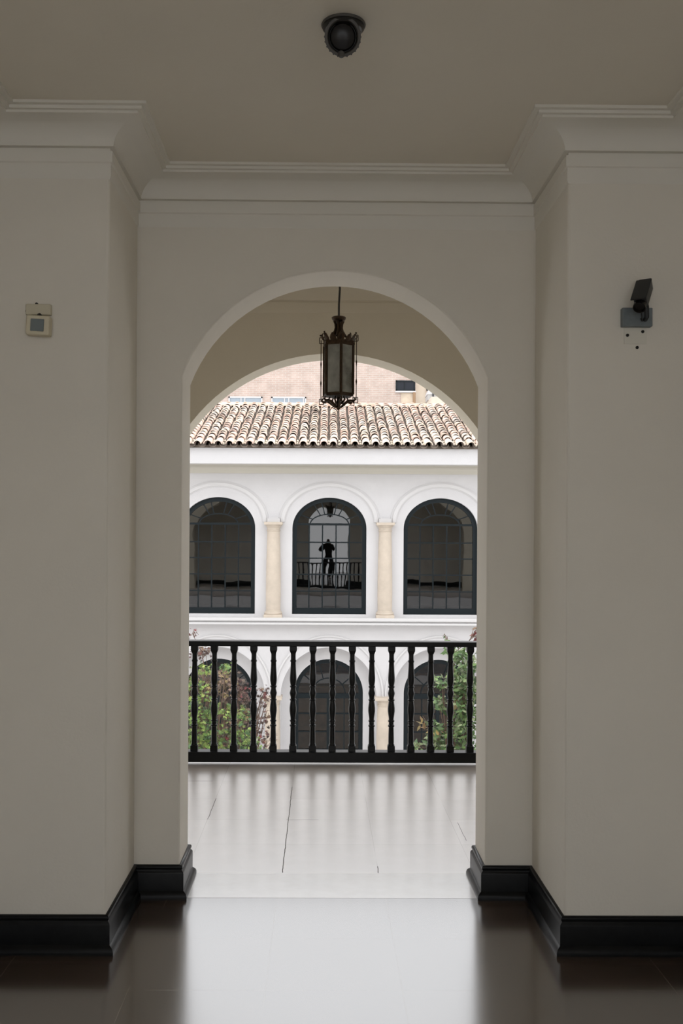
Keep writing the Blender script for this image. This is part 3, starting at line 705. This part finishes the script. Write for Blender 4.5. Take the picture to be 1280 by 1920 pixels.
while u < x1:
    l = 0.42; c = tuple(Vector(rt.choice(pal[:4]))*rt.uniform(1.0, 1.12)); vs = []
    for (uu, r) in ((u, 0.10), (u+l, 0.09)):
        for t in range(9):
            aa = PI*t/8; vs.append((uu, q[1]+r*math.cos(aa), q[2]-0.035+r*math.sin(aa)))
    mb.add(vs, [(t, t+1, 10+t, 9+t) for t in range(8)]+[list(range(9)), list(range(9, 18))], c); u += l-0.03
fbuild(mb, 'ridge_tiles', M['tile'], smooth=True)

# ------------------------------------------------------------------ brick building beyond the roof
BD = 40.0; K = 46.675
def bx(p): return (p-600)/K
def bzz(p): return 1.65+(1010-p)/K
BR = thing('brick_building', (0, BD, -G), 'tall pale pink brick building rising behind the tiled roof', 'building')
MB().box(-14, bx(778), 0, 5, 0, 9.15+G).build('wall', M['brick'], BR)
def rwin(p0, p1, t, bot, mats, nv, split, name):
    x0, x1, z1, z0 = bx(p0), bx(p1), bzz(t), bzz(bot)
    mb = MB(); w = 0.055
    mb.box(x0, x1, -0.05, 0.02, z1-w, z1); mb.box(x0, x1, -0.05, 0.02, z0, z0+w); mb.box(x0, x0+w, -0.05, 0.02, z0, z1); mb.box(x1-w, x1, -0.05, 0.02, z0, z1)
    for f in split: xx = x0+(x1-x0)*f; mb.box(xx-0.02, xx+0.02, -0.045, 0.02, z0, z1)
    o = mb.build(name, mats[0], BR, zoff=G)
    MB().box(x0+w, x1-w, -0.02, 0.01, z0+w, z1-w).build('pane', mats[1], o, zoff=G)
    return o
rwin(427, 490.5, 745, 775, (M['whiteframe'], M['bluepane']), 0, (0.37, 0.48), 'window')
rwin(507, 572.5, 745, 775, (M['whiteframe'], M['bluepane']), 0, (0.38, 0.5, 0.92), 'window')
rwin(740, 776.5, 712.5, 732.5, (M['frame'], M['darkpane']), 0, (0.45,), 'dark_window')
MB().box(bx(739), bx(777.5), -0.10, 0.01, bzz(735.5), bzz(732.5)).build('window_sill', M['whiteframe'], BR, zoff=G)
MB().box(bx(750), bx(777), -0.03, 0.01, bzz(770), bzz(736)).build('rendered_panel', M['tanpanel'], BR, zoff=G)
MB().tube([(bx(774.5), -0.09, bzz(790)+G), (bx(774.5), -0.09, bzz(735)+G)], 0.055, 10).build('downpipe', M['pipe'], BR, smooth=True)
AN = thing('cream_annex', (5.6, BD+0.6, -G), 'cream rendered block beside the brick building, right of the dark window', 'building')
MB().box(-1.78, 3.5, 0, 4, 0, 8.9+G).build('wall', M['creamwall'], AN)
MB().box(-1.5, 3.5, -3.6, 0, 0, 6.95+G).build('low_block', M['creamwall'], AN)
MB().tube([(-1.28, -0.05, 6.9+G), (-1.28, -0.05, 8.9+G)], 0.03, 8).build('downpipe', M['tanpanel'], AN)
TK = thing('roof_tank', (5.0, 38.3, 6.95), 'small grey roof tank with a white lid beside the cream block', 'tank')
TX = lambda p: (p-600)*38.3/1867-5.0
MB().box(TX(798), TX(826), -0.4, 0.4, 0, 0.21).build('body', M['tankgrey'], TK, bevel=0.02)
MB().prism([(TX(797), 0.21), (TX(827), 0.21), (TX(822), 0.30), (TX(800), 0.42)], 'y', -0.42, 0.42).build('lid', M['whiteframe'], TK, bevel=0.01)
MB().tube([(TX(808), -0.44, 0.02), (TX(808), -0.44, 0.42), (TX(805), -0.42, 0.54)], 0.03, 8).build('pipe', M['camblack'], TK, smooth=True)
MB().box(TX(798), TX(803), -0.2, 0.1, 0.42, 0.56).build('valve_box', M['camblack'], TK)

# ------------------------------------------------------------------ planting in the court
def maple(s):   # a small palmate leaf outline, stem end at the origin, tip along +y
    pts = []
    for ang, r in ((-100, 0.25), (-70, 0.62), (-48, 0.30), (-30, 0.92), (-14, 0.36), (0, 1.05), (14, 0.36), (30, 0.92), (48, 0.30), (70, 0.62), (100, 0.25)):
        t = R(ang); pts.append((math.sin(t)*r*s*0.7, math.cos(t)*r*s*0.7+0.1*s, -0.12*s*abs(math.sin(t))))
    return [(0, 0, 0)]+pts
def lance(s):
    return [(0, 0, 0), (0.20*s, 0.3*s, -0.03*s), (0.22*s, 0.55*s, -0.05*s), (0, 1.1*s, -0.12*s), (-0.22*s, 0.55*s, -0.05*s), (-0.20*s, 0.3*s, -0.03*s)]
def shrub(name, loc, label, cat, clumps, leaf, pals, stems, seed, density):
    r = random.Random(seed); root = thing(name, loc, label, cat)
    L = Vector(loc); tw = MB(); fo = MB()
    for (x, y, z, rx, ry, rz, pal_i, n) in clumps:
        c = Vector((x, y, z))-L
        b = Vector((c.x*0.25, c.y*0.25, 0))
        m1 = b.lerp(c, 0.5)+Vector((r.uniform(-.15, .15), r.uniform(-.15, .15), 0.1))
        if n <= 16: m1 = prev.lerp(c, 0.5); tw.tube([prev, m1, c], [0.006, 0.005, 0.003], 5)
        else: tw.tube([b, m1, c], [0.028, 0.016, 0.006], 6); prev = c
        for t in range(max(3, n//30)):
            e = c+Vector((r.uniform(-1, 1)*rx, r.uniform(-1, 1)*ry, r.uniform(-.9, 1)*rz))*0.85
            st = m1.lerp(c, r.uniform(0.3, 1)); mid = st.lerp(e, 0.5)+Vector((0, 0, 0.06))
            tw.tube([st, mid, e], [0.006, 0.004, 0.0025], 5)
        for t in range(int(n*density)):
            d = Vector((r.gauss(0, 1), r.gauss(0, 1), r.gauss(0, 1))).normalized()*(r.random()**0.45)
            p = c+Vector((d.x*rx, d.y*ry, d.z*rz))
            s = r.uniform(0.055, 0.105)
            nrm = (Vector((d.x*0.5+r.gauss(0, .35), -0.55+r.gauss(0, .35), 0.75+r.gauss(0, .3)))).normalized()
            q = nrm.to_track_quat('Z', 'Y') @ Quaternion((0, 0, 1), r.uniform(0, 2*PI))
            pts = [p+q @ Vector(v) for v in leaf(s)]
            col = Vector(r.choice(pals[pal_i]))*r.uniform(0.22, 0.88)
            fo.add(pts, [list(range(len(pts)))], tuple(col))
    tw.build('stems', M['bark'], root, smooth=True)
    fo.build('foliage', M['leaf'], root)
    return root
green = [(0.22, 0.36, 0.06), (0.30, 0.46, 0.09), (0.14, 0.26, 0.06), (0.40, 0.52, 0.12), (0.10, 0.20, 0.07)]
dkgreen = [(0.10, 0.20, 0.06), (0.15, 0.27, 0.08), (0.20, 0.33, 0.10), (0.30, 0.42, 0.16), (0.38, 0.44, 0.24)]
red = [(0.15, 0.085, 0.07), (0.19, 0.095, 0.075), (0.12, 0.07, 0.065), (0.27, 0.17, 0.10), (0.18, 0.12, 0.09), (0.24, 0.05, 0.05)]
brown = [(0.30, 0.20, 0.14), (0.36, 0.25, 0.17), (0.22, 0.14, 0.10), (0.40, 0.30, 0.12)]
D = 13.0; KP = 1867/D
def tx(p): return (p-600)/KP
def tz(p): return 1.65+(1010-p)/KP
def cl_(px, py, rx, rz, pal_i, n, dy=0.0):
    k = (D+(1.2 if dy == 0.5 else 0))/1867
    return ((px-600)*k, D+(1.2 if dy == 0.5 else dy), 1.65+(1010-py)*k, rx*k, 0.35, rz*k, pal_i, n)
shrub('green_shrub', (-1.75, D, -G), 'bright green leafy shrub behind the left end of the balustrade', 'shrub',
      [cl_(375, 1330, 30, 45, 0, 150, -0.1), (cl_(395, 1385, 50, 40, 0, 190, -0.2)), cl_(455, 1385, 32, 32, 0, 110, -0.1), cl_(385, 1255, 22, 14, 0, 26), cl_(427, 1252, 13, 9, 0, 24, -0.1), cl_(420, 1335, 30, 22, 0, 50), cl_(450, 1345, 25, 18, 0, 40), cl_(400, 1440, 70, 40, 0, 170), cl_(330, 1380, 50, 60, 0, 160), cl_(370, 1290, 25, 18, 0, 40), cl_(488, 1404, 12, 8, 0, 14)],
      maple, [green], 5, 21, 1.15)
shrub('red_maple', (-1.35, D+1.2, -G), 'small maple with dark red leaves rising behind the green shrub', 'maple tree',
      [cl_(380, 1225, 28, 20, 0, 60, 0.5), cl_(362, 1190, 10, 12, 0, 16, 0.5), cl_(425, 1285, 40, 30, 1, 120, 0.5), cl_(390, 1275, 40, 30, 1, 90, 0.5), cl_(450, 1300, 30, 25, 0, 85, 0.5), cl_(455, 1335, 35, 25, 1, 80, 0.5), cl_(492, 1300, 18, 18, 0, 26, 0.5), cl_(500, 1315, 18, 8, 0, 18, 0.5), cl_(498, 1345, 14, 12, 0, 20, 0.5), cl_(488, 1375, 20, 18, 0, 30, 0.5), cl_(503, 1388, 18, 14, 0, 26, 0.5), cl_(430, 1370, 50, 40, 0, 120, 0.5), cl_(340, 1300, 40, 60, 0, 120, 0.5)],
      maple, [red, brown], 4, 22, 1.0)
shrub('leafy_bush', (2.05, D, -G), 'tall green bush behind the right end of the balustrade', 'bush',
      [cl_(868, 1235, 22, 22, 0, 120), cl_(865, 1275, 26, 24, 0, 150), cl_(870, 1315, 24, 28, 0, 170), cl_(868, 1360, 26, 30, 0, 180), cl_(830, 1278, 16, 10, 0, 30), cl_(825, 1318, 14, 16, 0, 34), cl_(822, 1370, 22, 20, 0, 80), cl_(825, 1400, 28, 18, 0, 110), cl_(785, 1402, 9, 5, 0, 14), cl_(868, 1405, 32, 20, 0, 120), cl_(900, 1300, 30, 100, 0, 300), cl_(840, 1440, 60, 40, 0, 200), cl_(795, 1355, 8, 14, 1, 8), cl_(818, 1368, 10, 9, 1, 12), cl_(853, 1318, 5, 5, 1, 5), cl_(850, 1225, 10, 10, 0, 20), cl_(838, 1215, 5, 6, 0, 6), cl_(837, 1198, 4, 4, 0, 4), cl_(893, 1190, 5, 20, 2, 14)],
      lance, [dkgreen, [(0.42, 0.24, 0.08), (0.45, 0.32, 0.10)], red], 5, 23, 1.3)

# ------------------------------------------------------------------ the photographer, seen only in the window reflection
def skinned(name, bones, rads, mat, parent, sub=2, root=0):
    me = bpy.data.meshes.new(name); names = list(rads); idx = {n: i for i, n in enumerate(names)}
    me.from_pydata([rads[n][0] for n in names], [(idx[a], idx[b]) for a, b in bones], [])
    o = bpy.data.objects.new(name, me); C.objects.link(o); o.parent = parent; me.materials.append(mat)
    s = o.modifiers.new('skin', 'SKIN'); s.use_smooth_shade = True
    for n, i in idx.items():
        r = rads[n][1]; r = r if isinstance(r, tuple) else (r, r)
        me.skin_vertices[0].data[i].radius = r; me.skin_vertices[0].data[i].use_root = (i == root)
    ss = o.modifiers.new('sub', 'SUBSURF'); ss.levels = sub; ss.render_levels = sub
    return o
PY = -0.50
per = thing('person', (0.0, PY, 0), 'person in a dark jacket holding a camera up, mirrored in the middle window', 'person')
J = {'pelvis': ((0, 0, 0.95), (0.15, 0.10)), 'waist': ((0, 0.0, 1.10), (0.14, 0.10)), 'chest': ((0, 0.01, 1.30), (0.17, 0.11)), 'top': ((0, 0.0, 1.43), (0.12, 0.08)), 'neck': ((0, 0.01, 1.50), 0.055), 'jaw': ((0, 0.035, 1.57), (0.062, 0.075)), 'head': ((0, 0.03, 1.66), (0.075, 0.092)), 'crown': ((0, 0.025, 1.725), (0.058, 0.07)), 'nose': ((0, 0.115, 1.62), 0.013)}
Bn = [('pelvis', 'waist'), ('waist', 'chest'), ('chest', 'top'), ('top', 'neck'), ('neck', 'jaw'), ('jaw', 'head'), ('head', 'crown'), ('jaw', 'nose')]
for s, n in ((-1, 'l'), (1, 'r')):
    J.update({n+'sh': ((s*0.19, 0, 1.42), 0.065), n+'el': ((s*0.27, 0.10, 1.20), 0.046), n+'wr': ((s*0.10, 0.24, 1.50), 0.030), n+'pa': ((s*0.075, 0.265, 1.565), (0.032, 0.018)),
              n+'hip': ((s*0.10, 0, 0.88), 0.092), n+'kn': ((s*0.12, 0.02, 0.49), 0.058), n+'an': ((s*0.13, -0.02, 0.09), 0.042), n+'ft': ((s*0.15, 0.12, 0.04), 0.038), n+'ea': ((s*0.078, 0.025, 1.63), 0.014)})
    Bn += [('chest', n+'sh'), (n+'sh', n+'el'), (n+'el', n+'wr'), (n+'wr', n+'pa'), ('pelvis', n+'hip'), (n+'hip', n+'kn'), (n+'kn', n+'an'), (n+'an', n+'ft'), ('head', n+'ea')]
    for f, (dx, dz, l) in enumerate(((0.026, 0.030, 0.040), (0.010, 0.038, 0.045), (-0.006, 0.036, 0.042), (-0.022, 0.028, 0.033))):
        b = Vector((s*(0.075+dx*0.8), 0.275, 1.575+dz*0.5)); k1 = b+Vector((0, 0.012, l*0.6)); k2 = k1+Vector((-s*0.012, 0.020, l*0.4))
        J.update({n+'f%da' % f: (tuple(b), 0.010), n+'f%db' % f: (tuple(k1), 0.009), n+'f%dc' % f: (tuple(k2), 0.008)})
        Bn += [(n+'pa', n+'f%da' % f), (n+'f%da' % f, n+'f%db' % f), (n+'f%db' % f, n+'f%dc' % f)]
    J.update({n+'t1': ((s*0.052, 0.262, 1.560), 0.012), n+'t2': ((s*0.040, 0.262, 1.590), 0.010)}); Bn += [(n+'wr', n+'t1'), (n+'t1', n+'t2')]
skinned('body', Bn, J, M['skin'], per)
JK = {'waist': ((0, 0, 1.08), (0.185, 0.14)), 'low': ((0, 0, 0.93), (0.19, 0.15)), 'hem': ((0, 0, 0.84), (0.165, 0.135)), 'chest': ((0, 0.01, 1.27), (0.205, 0.155)), 'top': ((0, 0.005, 1.43), (0.15, 0.125)), 'col': ((0, 0.005, 1.53), (0.085, 0.085))}
JB = [('hem', 'low'), ('low', 'waist'), ('waist', 'chest'), ('chest', 'top'), ('top', 'col')]
for s, n in ((-1, 'l'), (1, 'r')):
    JK.update({n+'sh': ((s*0.20, 0, 1.41), 0.082), n+'el': ((s*0.28, 0.10, 1.19), 0.064), n+'wr': ((s*0.115, 0.22, 1.465), 0.043)})
    JB += [('chest', n+'sh'), (n+'sh', n+'el'), (n+'el', n+'wr')]
skinned('jacket', JB, JK, M['cloth'], per)
TR = {'p': ((0, 0, 0.93), (0.13, 0.10))}; TB = []
for s, n in ((-1, 'l'), (1, 'r')):
    TR.update({n+'h': ((s*0.10, 0, 0.85), 0.108), n+'k': ((s*0.12, 0.02, 0.49), 0.074), n+'a': ((s*0.13, -0.015, 0.11), 0.060)})
    TB += [('p', n+'h'), (n+'h', n+'k'), (n+'k', n+'a')]
skinned('trousers', TB, TR, M['trouser'], per)
for s in (-1, 1):
    skinned('shoe', [('a', 'b'), ('b', 'c')], {'a': ((s*0.13, -0.05, 0.045), 0.045), 'b': ((s*0.14, 0.06, 0.042), (0.046, 0.042)), 'c': ((s*0.155, 0.16, 0.034), (0.040, 0.030))}, M['cloth'], per)
skinned('hair', [('a', 'b'), ('b', 'c')], {'a': ((0, -0.03, 1.60), (0.068, 0.06)), 'b': ((0, -0.010, 1.68), (0.082, 0.088)), 'c': ((0, 0.015, 1.735), (0.066, 0.075))}, M['hair'], per)
mb = MB()
for s in (-1, 1): mb.lathe([(0.003, -0.006), (0.011, 0.0), (0.003, 0.006)], c=(s*0.03, 0.108, 1.655), rot=Matrix.Rotation(R(90), 3, 'X'), seg=10)
mb.build('eyes', M['hair'], per)
mb = MB(); mb.tube([(-0.022, 0.108, 1.575), (0, 0.114, 1.573), (0.022, 0.108, 1.575)], 0.005, 6); mb.build('mouth', M['pipe'], per)
pc = thing('camera', (0.0, PY+0.335, 1.60), 'black camera held up in both hands by the mirrored person', 'camera')
MB().box(-0.055, 0.055, -0.022, 0.022, -0.035, 0.035).build('body', M['camblack'], pc, bevel=0.006)
MB().lathe([(0.030, 0), (0.032, 0.03), (0.030, 0.055), (0.022, 0.05)], c=(0, 0.02, -0.004), rot=Matrix.Rotation(R(-90), 3, 'X'), seg=20).build('lens', M['camblack'], pc, smooth=True)

# ------------------------------------------------------------------ light, world, camera
w = bpy.data.worlds.new('overcast'); bpy.context.scene.world = w; w.use_nodes = True
bg = w.node_tree.nodes['Background']; bg.inputs['Color'].default_value = (0.97, 0.98, 1.0, 1); bg.inputs['Strength'].default_value = 2.45

cd = bpy.data.cameras.new('camera_view'); co = bpy.data.objects.new('camera_view', cd); C.objects.link(co)
cd.sensor_fit = 'AUTO'; cd.sensor_width = 36.0; cd.lens = 36.0*1867/1920
cd.clip_start = 0.02; cd.clip_end = 300
YAW, ROLL = R(0.5), 0.0057
co.matrix_world = Matrix.Translation((0, 0, 1.65)) @ Matrix.Rotation(-YAW, 4, 'Z') @ Matrix.Rotation(R(90), 4, 'X') @ Matrix.Rotation(ROLL, 4, 'Z')
cd.shift_x = (40-16.3)/1920; cd.shift_y = 50/1920
sc = bpy.context.scene; sc.camera = co
vs = sc.view_settings; vs.view_transform = 'Standard'; vs.look = 'None'; vs.gamma = 1.0; vs.use_curve_mapping = False; vs.exposure = 0.0
sc.cycles.max_bounces = 12; sc.cycles.diffuse_bounces = 8; sc.cycles.transparent_max_bounces = 12; sc.cycles.sample_clamp_indirect = 8
